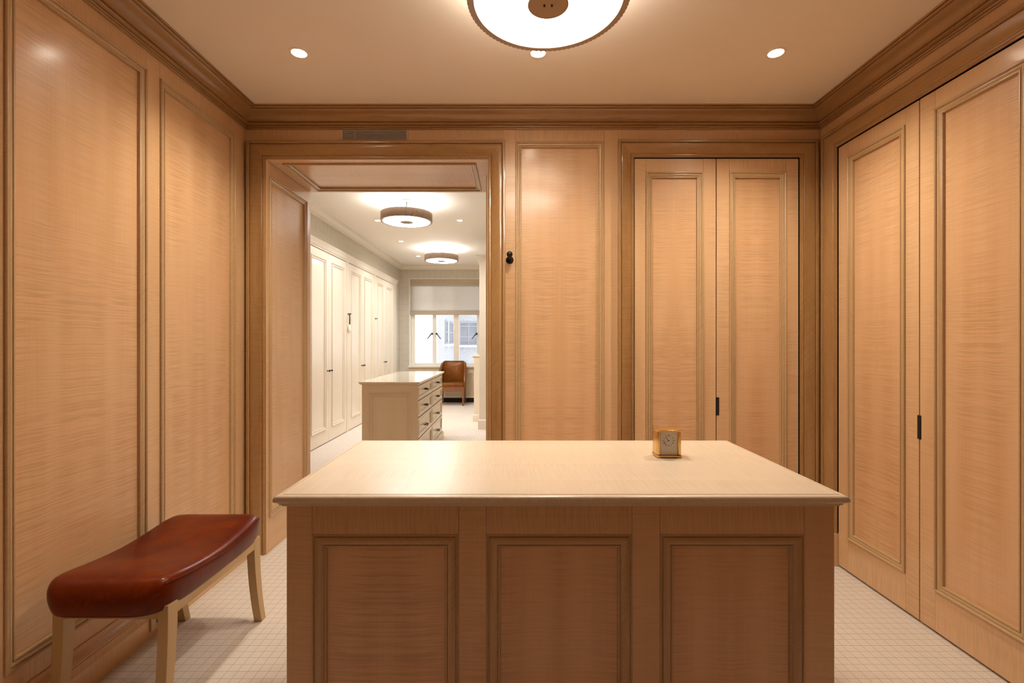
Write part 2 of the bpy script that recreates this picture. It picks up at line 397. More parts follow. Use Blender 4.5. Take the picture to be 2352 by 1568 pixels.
# ---- left wall: boards, panels, mouldings
wl = MB().box(XL - .18, XL - .016, YF - .2, D, 0, ZC).build('wall_left', 'maple_rail', smooth=0)
tag(wl, 'left wall of tall framed maple panels behind the leather bench', 'wall', kind='structure')
PZ0, PZ1 = .235, 2.632
lp = [(-.526, .104), (.190, .820), (.906, 1.536), (1.622, 2.254), (2.340, 2.970)]
edges = [YF] + [x for p in lp for x in p] + [D]
for k in range(0, len(edges), 2): board(P_left, edges[k], edges[k + 1], .0, 2.80, wl, 'stile')
for a, c in lp:
    board(P_left, a, c, .0, PZ0, wl, 'rail', 'u'); board(P_left, a, c, PZ1, 2.80, wl, 'rail', 'u')
    framed_panel(P_left, a, c, PZ0, PZ1, wl)
# baseboard on the left wall
BP = [(0, .162), (.006, .162), (.010, .156), (.013, .148), (.022, .140), (.034, .134), (.036, .130), (.040, .130), (.040, .120), (.044, .119), (.046, .090), (.0455, .0885), (.0465, .087), (.047, .008), (.047, 0), (0, 0)]
bl = MB().sweep(BP, YF, D - .05, lambda a, b, t: (XL + a, t, b)).build('baseboard_left', 'maple_rail')
tag(bl, 'stepped maple baseboard along the left wall under the bench', 'baseboard', kind='structure')

# ---- back wall with doorway and closet
wb = MB()
wb.box(-3.3, JX0 - .012, D + .016, Y2, 0, ZC2); wb.box(JX1 + .012, XR + .2, D + .04, Y2, 0, ZC2)
wb.box(JX0 - .012, JX1 + .012, D + .016, Y2, JZ + .012, ZC2)
wb = wb.build('wall_back', 'maple_rail', smooth=0)
tag(wb, 'maple panelled back wall with the wide doorway and closet', 'wall', kind='structure')
CO, CW = .112, .1045        # casing widths
dz1 = JZ + .003 + CO    # top of casings
RZ = 2.5345 + CW
cx0, cx1 = .669, 1.8325 + CW   # closet casing outer edges
board(P_back, -.058, .017, 0, 2.80, wb, 'stile', th=.04); board(P_back, .582, cx0 + .004, 0, 2.80, wb, 'stile', th=.04)
board(P_back, .017, .582, 2.639, 2.80, wb, 'rail', 'u', th=.04); board(P_back, .017, .582, 0, .235, wb, 'rail', 'u', th=.04)
framed_panel(P_back, .017, .582, .235, 2.639, wb)
board(P_back, XL, -.058, dz1 - .005, 2.80, wb, 'frieze_board', 'u'); board(P_back, cx0 + .004, XR, dz1 - .005, 2.80, wb, 'frieze_board', 'u', th=.04)
CP = [(0, -.01), (0, .037), (.002, .040), (.010, .042), (.017, .041), (.0195, .038), (.0205, .032), (.022, .028), (.0245, .0325), (.029, .0345), (.045, .0325),
      (.062, .0285), (.080, .0225), (.090, .0185), (.0955, .0155), (.0975, .0125), (.0990, .0165), (.103, .0190), (.110, .0190), (.1125, .0155), (.1135, .011), (.121, .010), (.121, -.045)]
def casing(P, u0, u1, v1, name, label, w, back, mat='maple_trim'):
    pr = [(a * w / .121, h) for a, h in CP]; pr[-1] = (w, back)
    o = MB().frame(P, u0, u1, 0, v1, pr, 'LTR').build(name, mat)
    return tag(o, label, 'casing', kind='structure')
casing(P_back, JX0 - .003 - CO, JX1 + .003 + CO, dz1, 'trim_1', 'heavy dark maple casing around the open doorway', CO, -.001)
casing(P_back, cx0, cx1, RZ, 'trim_2', 'heavy dark maple casing around the back wall closet', CW, .003)
board(P_back, cx1 - .004, XR, 0, RZ, wb, 'stile', th=.04); board(P_back, XL, JX0 - CO, 0, dz1, wb, 'stile')

# ---- closet doors
def closet_door(P, u0, u1, name, label, pin0, pin1, top=2.529, bot=.012, pz=(.20, 2.445), handle=None):
    root = MB().pbox(P, u0, u1, bot, top, -.032, -.016).build(name, 'maple_rail', smooth=0)
    tag(root, label, 'door', kind='structure')
    board(P, u0, pin0, bot, top, root, 'stile'); board(P, pin1, u1, bot, top, root, 'stile')
    board(P, pin0, pin1, pz[1], top, root, 'rail', 'u'); board(P, pin0, pin1, bot, pz[0], root, 'rail', 'u')
    framed_panel(P, pin0, pin1, pz[0], pz[1], root)
    if handle is not None:
        h = MB().pbox(P, handle - .011, handle + .011, .888, 1.003, -.004, .002).build('flush_pull', 'bronze', root, bevel=.001)
        h['label'] = 'black flush pull with a small latch'
        MB().pbox(P, handle - .006, handle + .006, .893, .975, .002, .0032).build('recess_shade', 'black', h)  # raised black plate; its colour stands in for the recess's shade
        MB().lathe([(0, .006), (.0035, .005), (.004, 0)], *P(handle, .985, .003), 12, 'y' if P is P_back else 'x').build('latch_knob', 'chrome', h)
    return root
MB().box(.675, 1.93, D + .034, D + .0395, 0, 2.63).build('closet_shade_sheet', 'black', wb, smooth=0)  # black sheet that paints the shade seen through the door gaps
closet_door(P_back, .779, 1.2985, 'door_1', 'left leaf of the tall maple closet doors in the back wall', .851, 1.2175)
closet_door(P_back, 1.3035, 1.827, 'door_2', 'right leaf of the back wall closet doors, beside the corner', 1.385, 1.749, handle=1.3085)
closet_door(P_right, 2.3425, 2.9215, 'door_3', 'maple closet door on the right wall nearest the corner', 2.4228, 2.838)
closet_door(P_right, 1.7590, 2.3375, 'door_4', 'large maple closet door at the right edge of the photo', 1.843, 2.253, handle=2.340)

# ---- right wall
wr = MB().box(XR + .04, XR + .2, YF - .2, D + .04, 0, ZC).build('wall_right', 'black', smooth=0)  # black core paints the unlit closet shade behind the door gaps
tag(wr, 'right wall of floor to ceiling maple closet doors', 'wall', kind='structure')
rc0, rc1 = 1.7535 - CW, 2.9265 + CW
casing(P_right, rc0, rc1, RZ, 'trim_3', 'heavy dark maple casing around the right wall closet doors', CW, .003)
board(P_right, rc0, D, RZ - .005, 2.80, wr, 'frieze_board', 'u', th=.04)
board(P_right, rc1 - .004, D, 0, RZ, wr, 'stile', th=.04)
MB().pbox(P_right, 2.9255, rc1 + .001, 0, .198, -.03, .047).build('plinth_block', 'maple_rail', bpy.data.objects['trim_3'], bevel=.002)
MB().pbox(P_right, rc0 - .001, 1.7545, 0, .198, -.03, .047).build('plinth_block', 'maple_rail', bpy.data.objects['trim_3'], bevel=.002)
ey = [rc0, 1.56, .93, .844, .214, .128, -.50, YF]
for k in range(0, 8, 2): board(P_right, ey[k + 1], ey[k], 0, 2.80, wr, 'stile', th=.04)
for a, c in ((.93, 1.56), (.214, .844), (-.50, .128)):
    board(P_right, a, c, 0, PZ0, wr, 'rail', 'u', th=.04); board(P_right, a, c, PZ1, 2.80, wr, 'rail', 'u', th=.04)
    framed_panel(P_right, a, c, PZ0, PZ1, wr)
# ---- unseen wall behind the camera, darkened to cut bounced light
wf = MB().box(XL - .18, XR + .2, YF - .2, YF, 0, ZC).build('wall_front', 'unseen_dark_wall', smooth=0)
tag(wf, 'unseen wall behind the viewer, darkened to cut bounced light', 'wall', kind='structure')

# ---- crown moulding, one run for each wall
CR = [(0, 2.714), (.009, 2.714), (.011, 2.7165), (.011, 2.7215), (.005, 2.7215), (.005, 2.7235), (.013, 2.7235), (.0145, 2.726), (.0145, 2.733), (.008, 2.733), (.008, 2.7355), (.021, 2.7365), (.027, 2.740), (.0285, 2.745), (.027, 2.7495), (.021, 2.7505), (.021, 2.7535),
      (.030, 2.756), (.034, 2.764), (.041, 2.773), (.053, 2.782), (.068, 2.789), (.083, 2.795), (.094, 2.801), (.096, 2.8035), (.092, 2.8035), (.092, 2.806), (.108, 2.8065), (.111, 2.810), (.111, 2.8135), (.104, 2.8135), (.104, 2.8155), (.117, 2.8155), (.119, 2.818), (.119, ZC - .001), (.10, ZC - .001), (.10, ZC + .001)]
def crown(k, name, label):
    b = MB(); acc = [0.0]
    for (a, h), (c, d) in zip(CR, CR[1:]): acc.append(acc[-1] + math.hypot(c - a, d - h))
    def pt(p, z, end):
        x0, x1, y0, y1 = XL + p, XR - p, YF + p, D - p
        q = [(x0, y1), (x1, y1), (x1, y0), (x0, y0)]
        return (*q[(k + end) % 4], z)
    for j in range(len(CR) - 1):
        q = [pt(*CR[j], 0), pt(*CR[j], 1), pt(*CR[j + 1], 1), pt(*CR[j + 1], 0)]
        ln = (Vector(q[1]) - Vector(q[0])).length; e = CR[j + 1][0] - CR[j][0]
        b.face(q, [(0, acc[j]), (ln, acc[j]), (ln - e, acc[j + 1]), (e, acc[j + 1])])
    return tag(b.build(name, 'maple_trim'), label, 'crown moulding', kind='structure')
crown(0, 'trim_4', 'dark maple crown moulding along the back wall above the doorway')
crown(1, 'trim_5', 'dark maple crown moulding above the right wall closet doors')
crown(2, 'trim_6', 'dark maple crown moulding on the wall behind the viewer')
crown(3, 'trim_7', 'dark maple crown moulding along the left wall above the bench')

# ---- doorway lining: left jamb, right jamb, soffit
t8 = MB().box(JX0 - .012, JX0 - .0095, D - .012, Y2 + .002, 0, JZ).build('trim_8', 'maple_rail', smooth=0)
tag(t8, 'deep panelled maple lining on the left side of the doorway', 'door lining', kind='structure')
ja, jb = D - .010, Y2 + .004
for P, par in ((P_jamb, t8),):
    board(P, ja, 3.120, 0, JZ, par, 'stile', th=.0095); board(P, 3.688, jb, 0, JZ, par, 'stile', th=.0095)
    board(P, 3.120, 3.688, 2.431, JZ, par, 'rail', 'u', th=.0095); board(P, 3.120, 3.688, 0, .222, par, 'rail', 'u', th=.0095)
    framed_panel(P, 3.120, 3.688, .222, 2.431, par)
t9 = MB().box(JX1 + .0095, JX1 + .012, D - .012, Y2 + .002, 0, JZ).build('trim_9', 'maple_rail', smooth=0)
tag(t9, 'maple lining on the right side of the doorway', 'door lining', kind='structure')
board(P_jambr, ja, 3.120, 0, JZ, t9, 'stile', th=.0095); board(P_jambr, 3.688, jb, 0, JZ, t9, 'stile', th=.0095)
board(P_jambr, 3.120, 3.688, 2.431, JZ, t9, 'rail', 'u', th=.0095); board(P_jambr, 3.120, 3.688, 0, .222, t9, 'rail', 'u', th=.0095)
framed_panel(P_jambr, 3.120, 3.688, .222, 2.431, t9)
t10 = MB().box(JX0, JX1, D - .012, Y2 + .002, JZ + .0095, JZ + .012).build('trim_10', 'maple_rail', smooth=0)
tag(t10, 'panelled maple soffit overhead in the doorway', 'door lining', kind='structure')
sx0, sx1 = -1.50, -.240
board(P_soff, JX0, JX1, ja, 3.147, t10, 'rail', 'u', th=.0095); board(P_soff, JX0, JX1, 3.709, jb, t10, 'rail', 'u', th=.0095)
board(P_soff, JX0, sx0, 3.147, 3.709, t10, 'stile', th=.0095); board(P_soff, sx1, JX1, 3.147, 3.709, t10, 'stile', th=.0095)
framed_panel(P_soff, sx0, sx1, 3.147, 3.709, t10)

# ================================================================ THE FAR DRESSING ROOM (shell)
XWF = -2.495     # wardrobe fronts
wfl = MB()
wfl.box(-3.3, XW2, Y2, Y3, 2.655, ZC2); wfl.box(-3.3, -3.1, Y2, Y3, 0, 2.655)
wfl.box(-3.1, XW2, 10.345, Y3, 0, 2.655); wfl.box(-3.1, XW2, Y2, 4.30, 0, 2.655)
wfl = tag(wfl.build('wall_far_left', 'wallpaper', smooth=0), 'woven beige wallpaper above the cream wardrobes', 'wall', kind='structure')
wx0, wx1, wz0, wz1 = -2.313, -.33, .825, 2.76
wfb = MB()
wfb.box(-3.3, wx0, Y3, Y3 + .25, 0, ZC2); wfb.box(wx1, XR2 + .2, Y3, Y3 + .25, 0, ZC2); wfb.box(wx0, wx1, Y3, Y3 + .25, wz1, ZC2)
wfb.box(wx0, wx1, Y3 + .14, Y3 + .25, 0, wz0)
wfb = tag(wfb.build('wall_far_back', 'wallpaper', smooth=0), 'wallpapered end wall around the window', 'wall', kind='structure')
wfr = tag(MB().box(XR2, XR2 + .2, Y2, Y3, 0, ZC2).build('wall_far_right', 'wallpaper', smooth=0), 'right wall of the cream dressing room', 'wall', kind='structure')
CR2 = [(0, 2.965), (.010, 2.965), (.014, 2.972), (.014, 2.978), (.03, 2.984), (.055, 2.998), (.075, 3.016), (.085, 3.024), (.095, 3.026), (.10, 3.034), (.11, 3.036), (.11, ZC2)]
t = MB().sweep(CR2, Y2, Y3 - .0, lambda a, b, q: (XW2 + a, q, b)).build('trim_11', 'cream'); tag(t, 'cream crown moulding above the wallpaper on the far left wall', 'crown moulding', kind='structure')
t = MB().sweep(CR2, XW2, XR2, lambda a, b, q: (q, Y3 - a, b)).build('trim_12', 'cream'); tag(t, 'cream crown moulding above the far window', 'crown moulding', kind='structure')
t = MB().sweep(CR2, Y2, Y3, lambda a, b, q: (XR2 - a, q, b)).build('trim_13', 'cream'); tag(t, 'cream crown moulding on the far right wall', 'crown moulding', kind='structure')
CN = [(-.03, 2.558), (.004, 2.558), (.006, 2.562), (.006, 2.572), (.012, 2.576), (.020, 2.590), (.024, 2.61), (.036, 2.63), (.046, 2.64), (.050, 2.655), (-.03, 2.655)]
t = MB().sweep(CN, 4.30, 10.345, lambda a, b, q: (XWF + a, q, b)).build('trim_14', 'cream'); tag(t, 'cream cornice running along the top of the wardrobes', 'cornice', kind='structure')

# window
win = thing('window_1', 'painted casement window with black handles behind the linen shade', 'window', ((wx0 + wx1) / 2, Y3 + .1, wz0), kind='structure')
fy0, fy1 = Y3 + .14, Y3 + .20
MB().box(wx0, wx0 + .012, Y3 - .004, fy0, wz0, wz1).build('reveal', 'window_white', win)
MB().box(wx1 - .012, wx1, Y3 - .004, fy0, wz0, wz1).build('reveal', 'window_white', win)
MB().box(wx0 + .012, wx1 - .012, Y3, fy0, wz1 - .012, wz1).build('reveal', 'window_white', win)
gl = [(-2.215, -1.815), (-1.732, -1.338), (-1.218, -.815), (-.735, -.42)]
xs = [wx0 + .012] + [q for g in gl for q in g] + [wx1 - .012]
for k in range(0, len(xs), 2):
    MB().box(xs[k], xs[k + 1], fy0, fy1 + .02, wz0, wz1 - .012).build('mullion', 'window_white', win, bevel=.004)
for i, (a, b) in enumerate(gl):
    MB().box(a, b, fy0 + .01, fy1, wz0, wz0 + .05).build('rail', 'window_white', win, bevel=.003)
    MB().box(a, b, fy0 + .01, fy1, 2.25, 2.30).build('rail', 'window_white', win, bevel=.003)
    MB().box(a, b, fy0 + .01, fy1, wz1 - .06, wz1 - .012).build('rail', 'window_white', win, bevel=.003)
    MB().box(a, b, fy1 - .012, fy1 - .006, wz0 + .05, wz1 - .06).build('pane', 'glass', win)
MB().box(wx0 - .012, wx1 + .012, Y3 - .045, fy0, wz0 - .045, wz0).build('sill', 'window_white', win, bevel=.006)
for x, sgn in ((-1.825, -1), (-1.722, 1), (-.822, -1)):
    h = MB().lathe([(0, -.035), (.022, -.03), (.024, 0)], x, fy0, 1.535, 16, 'y').build('window_handle', 'bronze', win)
    MB().tube([(x, fy0 - .04, 1.545), (x + sgn * .02, fy0 - .055, 1.52), (x + sgn * .10, fy0 - .06, 1.415)], [.016, .012, .008], 8).build('lever', 'bronze', h)

# roman shade
rs = thing('roman_shade', 'half raised sheer linen roman shade over the far window', 'shade', ((wx0 + wx1) / 2, Y3 + .04, 1.98))
ra, rb = wx0 + .016, wx1 - .016
MB().box(ra, rb, Y3 + .02, Y3 + .09, 2.655, 2.745).build('headrail', 'linen_dark', rs, bevel=.004)
MB().box(ra, rb, Y3 + .012, Y3 + .02, 2.60, 2.665).build('valance_band', 'linen_dark', rs, bevel=.003)
fb = MB()
def fabric(i, j):
    z = 2.04 + (2.62 - 2.04) * j / 12
    return (ra + (rb - ra) * i / 30, Y3 + .045 + .004 * math.sin(i * .9) * (1 - j / 12), z)
fb.grid(fabric, 30, 12); fb.build('fabric', 'sheer', rs, solid=.002)
for z0, th in ((2.025, .028), (1.995, .034), (1.978, .04)):
    MB().lathe([(.0, 0), (.5, 0)], 0, 0, 0, 3).v.clear()
    b = MB(); prof = [(Y3 + .045 + th * math.cos(a) * .6, z0 + .022 * math.sin(a)) for a in [2 * math.pi * k / 14 for k in range(15)]]
    b.sweep(prof, ra, rb, lambda y, z, q: (q, y, z)); b.face([(ra, y, z) for y, z in prof[:-1]]); b.face([(rb, y, z) for y, z in prof[:-1]][::-1])
    b.build('fold', 'linen_dark', rs)

# panelled radiator cover under the window
rcv = thing('radiator_cover', 'cream panelled cover below the window sill behind the chair', 'radiator cover', ((wx0 + wx1) / 2, Y3, 0))
P_rad = lambda u, v, n: (u, Y3 - n, v)
PMs = [(a, h) for a, h in PM]
MB().box(wx0, wx1, Y3 + .02, Y3 + .13, .0, wz0 - .045).build('gap_shade_block', 'black', rcv)  # solid black block painting the shade of the toe gap
ux = [wx0, -2.23, -1.78, -1.70, -1.25, -1.10, -.90, -.80, -.42, wx1]
for k in range(0, 10, 2): MB().pbox(P_rad, ux[k], ux[k + 1], .106, wz0 - .05, -.02, 0).build('stile', 'cream_glaze', rcv)
for k in range(1, 9, 2):
    MB().pbox(P_rad, ux[k], ux[k + 1], .65, wz0 - .05, -.02, 0).build('rail', 'cream_glaze', rcv); MB().pbox(P_rad, ux[k], ux[k + 1], .106, .24, -.02, 0).build('rail', 'cream_glaze', rcv)
    framed_panel(P_rad, ux[k], ux[k + 1], .24, .65, rcv, 'cream_glaze', 'cream_glaze')
MB().pbox(P_rad, wx0, wx1, .66, .675, 0, .012).build('ledge_bead', 'cream', rcv); MB().pbox(P_rad, wx0, wx1, .106, .15, 0, .014).build('base_bead', 'cream', rcv)

# ================================================================ LARGE THINGS: the near island
T, IH = .43, .93
ix0, ix1, iy0, iy1 = .135 - .8035, .135 + .8035, 1.344, 2.114
isl = thing('dressing_island', 'large figured maple island with framed panels in the foreground', 'island', (.135, 1.73, 0))
o = .027
bx0, bx1, by0, by1 = ix0 + o, ix1 - o, iy0 + o, iy1 - o
MB().box(bx0 + .016, bx1 - .016, by0 + .016, by1 - .016, 0, IH - .03).build('carcass', 'maple_rail', isl, smooth=0)
P_if = lambda u, v, n: (u, by0 - n, v)
P_ib = lambda u, v, n: (u, by1 + n, v)
P_il = lambda u, v, n: (bx0 - n, u, v)
P_ir = lambda u, v, n: (bx1 + n, u, v)
IM = [(0, -.004), (0, .000), (.003, .0005), (.0045, -.003), (.008, -.0035), (.010, .001), (.015, .003), (.024, .0015), (.030, -.003), (.033, -.006), (.034, -.004), (.038, -.0045), (.041, -.0105)]
def island_side(P, us, z0=.12, z1=.8135):
    ends = [us[0]] + [x for p in us[1:-1] for x in p] + [us[-1]]
    for k in range(0, len(ends), 2): board(P, ends[k], ends[k + 1], 0, IH - .022, isl, 'stile')
    for a, c in us[1:-1]:
        board(P, a, c, z1, IH - .022, isl, 'rail', 'u'); board(P, a, c, 0, z0, isl, 'rail', 'u')
        p = book_panel(P, a + .037, c - .037, z0 + .037, z1 - .037, -.0100, 'panel', 'maple', isl)
        MB().frame(P, a, c, z0, z1, IM).build('panel_moulding', 'maple_mould', p)
k = (by0) / FPX
xp = lambda x: (x - PX) * k
island_side(P_if, [bx0, (xp(717), xp(1053.5)), (xp(1117), xp(1452)), (xp(1516), xp(1848)), bx1])
island_side(P_ib, [bx0, (bx0 + .08, bx0 + .49), (bx0 + .57, bx0 + .985), (bx0 + 1.065, bx1 - .08), bx1])
island_side(P_il, [by0, (by0 + .08, by1 - .08), by1]); island_side(P_ir, [by0, (by0 + .08, by1 - .08), by1])
TP = [(.0365, 0), (.0365, -.0035), (.018, -.0035), (.0172, -.0015)]
top = MB()
P_top = lambda u, v, n: (u, v, IH + n)
prof = [(.020, .0), (.0195, -.0008), (.0190, -.0022), (.0168, -.0022), (.0160, -.0003), (.0120, -.0003), (.0085, -.0008), (.0052, -.0023), (.0026, -.0050), (.0009, -.0088), (0, -.0135), (.001, -.0182), (.004, -.0205), (.009, -.0215),
        (.009, -.0235), (.0125, -.0235), (.0125, -.0285), (.0165, -.0285), (.018, -.030), (.018, -.0335), (.024, -.0345), (.0275, -.036), (.035, -.036)]
top.frame(P_top, ix0, ix1, iy0, iy1, prof)
tp = top.build('top_edge', 'maple_top', isl)
# three veneer leaves across the top
ys = [iy0 + .02, iy0 + .155, iy0 + .36, iy0 + .565, iy1 - .02]
for a, c in zip(ys, ys[1:]):
    MB().box(ix0 + .02, ix1 - .02, a, c, IH - .012, IH, 'x').build('veneer_leaf', 'maple_top', tp, smooth=0)

# ================================================================ bench
bn = thing('bench', 'russet leather bench with curved pale wooden legs by the left wall', 'bench', (-1.43, 2.02, 0))
lx0, lx1, ly0, ly1 = -1.628, -1.219, 1.710, 2.333
def leg_bm(x0, x1, yt0, yt1, flare):
    b = MB(); n = 10; rings = []
    for i in range(n + 1):
        t_ = i / n; z = .425 * (1 - t_)
        sh = flare * (t_ ** 2.2); w = (yt1 - yt0) * (1 - .28 * t_)
        if flare > 0: a = yt1 - w + sh; c = yt1 + sh
        else: a = yt0 + sh; c = yt0 + w + sh
        rings.append([(x0, a, z), (x1, a, z), (x1, c, z), (x0, c, z)])
    for p, q in zip(rings, rings[1:]):
        for k_ in range(4): b.face([p[k_], p[(k_ + 1) % 4], q[(k_ + 1) % 4], q[k_]], g='z')
    b.face(rings[0]); b.face(rings[-1][::-1]); return b
for x0 in (lx0, lx1 - .038):
    leg_bm(x0, x0 + .038, ly0, ly0 + .052, -.030).build('leg', 'bench_wood', bn, bevel=.0015, smooth=30)
    leg_bm(x0, x0 + .038, ly1 - .052, ly1, .055).build('leg', 'bench_wood', bn, bevel=.0015, smooth=30)
    MB().box(x0 + .003, x0 + .0365, ly0 + .05, ly1 - .05, .377, .425, 'y').build('side_rail', 'bench_wood', bn, bevel=.001)
for y0 in (ly0 + .004, ly1 - .036): MB().box(lx0 + .038, lx1 - .038, y0, y0 + .032, .376, .418, 'x').build('end_rail', 'bench_wood', bn, bevel=.001)
# saddle cushion: rounded box rings, dipping in the middle
cu = MB(); NU, NS = 36, 44
cxm, cym, hx, hy = -1.430, 2.022, .226, .370
def sup(a, e): return math.copysign(abs(a) ** e, a)
LV = [(.0, .300, -.012), (.0, .915, -.012), (.006, .945, .0), (.028, .972, .0), (.060, .997, .0), (.085, 1.0, .0), (.098, .993, .0), (.108, .972, .0), (.116, .935, .0), (.121, .88, .0), (.1245, .78, 0), (.127, .60, 0), (.128, .35, 0), (.128, .0, 0)]
NP = 72
def cpt(i, j):
    z, s_, dz = LV[j]
    a = 2 * math.pi * i / NP
    e = .34
    ex, ey = sup(math.cos(a), e), sup(math.sin(a), e)
    # inset is the same on every side: scale per axis from metres
    ins = (1 - s_) * .226
    x = cxm + ex * max(0, hx - ins); y = cym + ey * max(0, (hy - ins) if s_ > .3 else hy * s_)
    q = min(1, abs(y - cym) / hy)
    lift = (.034 * (q * q * (3 - 2 * q)) - .040 * max(0, (q - .80) / .20) ** 2) * min(1, z / .11)
    return (x, y, .402 + z * .78 + lift)
cu.grid(lambda i, j: cpt(i % NP, j), NP, len(LV) - 1)
cush = cu.build('cushion', 'leather', bn, smooth=80, sub=1)
sm = []
for i in range(NP + 1):
    x, y, z = cpt(i % NP, 6)
    if True: sm.append((x + .0015 * (1 if x > cxm else -1), y, z + .003))
side = [p for p in sm if p[0] > cxm + hx * .90]
side.sort(key=lambda p: p[1])
MB().tube(side, .0022, 6).build('seam', 'leather', cush)

# ================================================================ carriage clock
ck = thing('carriage_clock', 'small brass carriage clock with roman numerals on the island top', 'clock', (.58, 1.81, IH))
qx0, qx1, qy0, qy1 = .534, .6215, 1.785, 1.845
def rrect(b, x0, x1, y0, y1, z0, z1): return b.box(x0, x1, y0, y1, z0, z1)
for fx in (qx0 - .001, qx1 - .012):
    for fy in (qy0 - .002, qy1 - .012): MB().box(fx, fx + .013, fy, fy + .014, IH, IH + .003).build('foot', 'brass', ck, bevel=.0008)
MB().box(qx0 - .003, qx1 + .003, qy0 - .004, qy1 + .003, IH + .003, IH + .0095).build('base_plate', 'brass', ck, bevel=.002)
MB().box(qx0 - .003, qx1 + .003, qy0 - .004, qy1 + .003, IH + .0975, IH + .103).build('top_plate', 'brass', ck, bevel=.0022)
MB().box(qx0, qx0 + .0015, qy0 + .012, qy1, IH + .0095, IH + .0975).build('side_plate', 'brass', ck)
MB().box(qx1 - .0015, qx1, qy0 + .012, qy1, IH + .0095, IH + .0975).build('side_plate', 'brass', ck)
MB().box(qx0, qx1, qy1 - .002, qy1, IH + .0095, IH + .0975).build('back_plate', 'brass', ck)
for x in (qx0, qx1 - .011): MB().box(x, x + .011, qy0, qy0 + .012, IH + .0095, IH + .0975).build('corner_post', 'brass', ck, bevel=.003)
dl = MB().box(qx0 + .009, qx1 - .009, qy0 + .010, qy0 + .012, IH + .0095, IH + .0975).build('dial', 'dial', ck)
dl['label'] = 'silvered rectangular dial with black roman numerals'
dcx, dcz, dy = (qx0 + qx1) / 2 , IH + .0625, qy0 + .010
def stroke(b, a, r0, r1, off0, off1, w):
    """thin bar on the dial: along the radius from r0 to r1, shifted sideways off0 -> off1, at clock angle a"""
    d = Vector((math.sin(a), 0, math.cos(a))); p = Vector((math.cos(a), 0, -math.sin(a)))
    c = Vector((dcx, dy, dcz))
    A = c + d * r0 + p * off0; B = c + d * r1 + p * off1; t_ = (B - A).normalized(); q = Vector((t_.z, 0, -t_.x)) * (w / 2)
    f = Vector((0, -.0004, 0))
    b.face([A - q + f, A + q + f, B + q + f, B - q + f]); 
    for s0, s1 in ((A - q, A + q), (A + q, B + q), (B + q, B - q), (B - q, A - q)): b.face([s0, s1, s1 + f, s0 + f])
ROM = ['XII', 'I', 'II', 'III', 'IIII', 'V', 'VI', 'VII', 'VIII', 'IX', 'X', 'XI']
for hnum, txt in enumerate(ROM):
    a = hnum * math.pi / 6; b = MB(); r0, r1 = .0150, .0222
    wd = {'I': .0013, 'V': .0034, 'X': .0034}; tot = sum(wd[c] for c in txt); x = -tot / 2
    for c in txt:
        w = wd[c]; m_ = x + w / 2
        if c == 'I': stroke(b, a, r0, r1, m_, m_, .0006)
        elif c == 'V': stroke(b, a, r0, r1, m_, m_ - w * .42, .00075); stroke(b, a, r0, r1, m_, m_ + w * .42, .0004)
        else: stroke(b, a, r0, r1, m_ + w * .4, m_ - w * .4, .00075); stroke(b, a, r0, r1, m_ - w * .4, m_ + w * .4, .0004)
        x += w
    b.build('numeral', 'ink', dl, smooth=0)
b = MB(); a = R(320); dy -= .0012
stroke(b, a, 0, .009, 0, 0, .0014); stroke(b, a, .009, .0125, 0, 0, .0026); stroke(b, a, .0125, .0155, 0, 0, .0010); b.build('hour_hand', 'ink', dl, smooth=0)
b = MB(); a = R(240); stroke(b, a, 0, .0215, 0, 0, .0009); b.build('minute_hand', 'ink', dl, smooth=0)
MB().lathe([(0, -.0012), (.0024, -.001), (.0024, .001)], dcx, dy - .0006, dcz, 16, 'y').build('hand_boss', 'ink', dl)
MB().box(qx0 + .011, qx1 - .011, qy0 + .004, qy0 + .0052, IH + .0095, IH + .0975).build('front_glass', 'glass', ck)

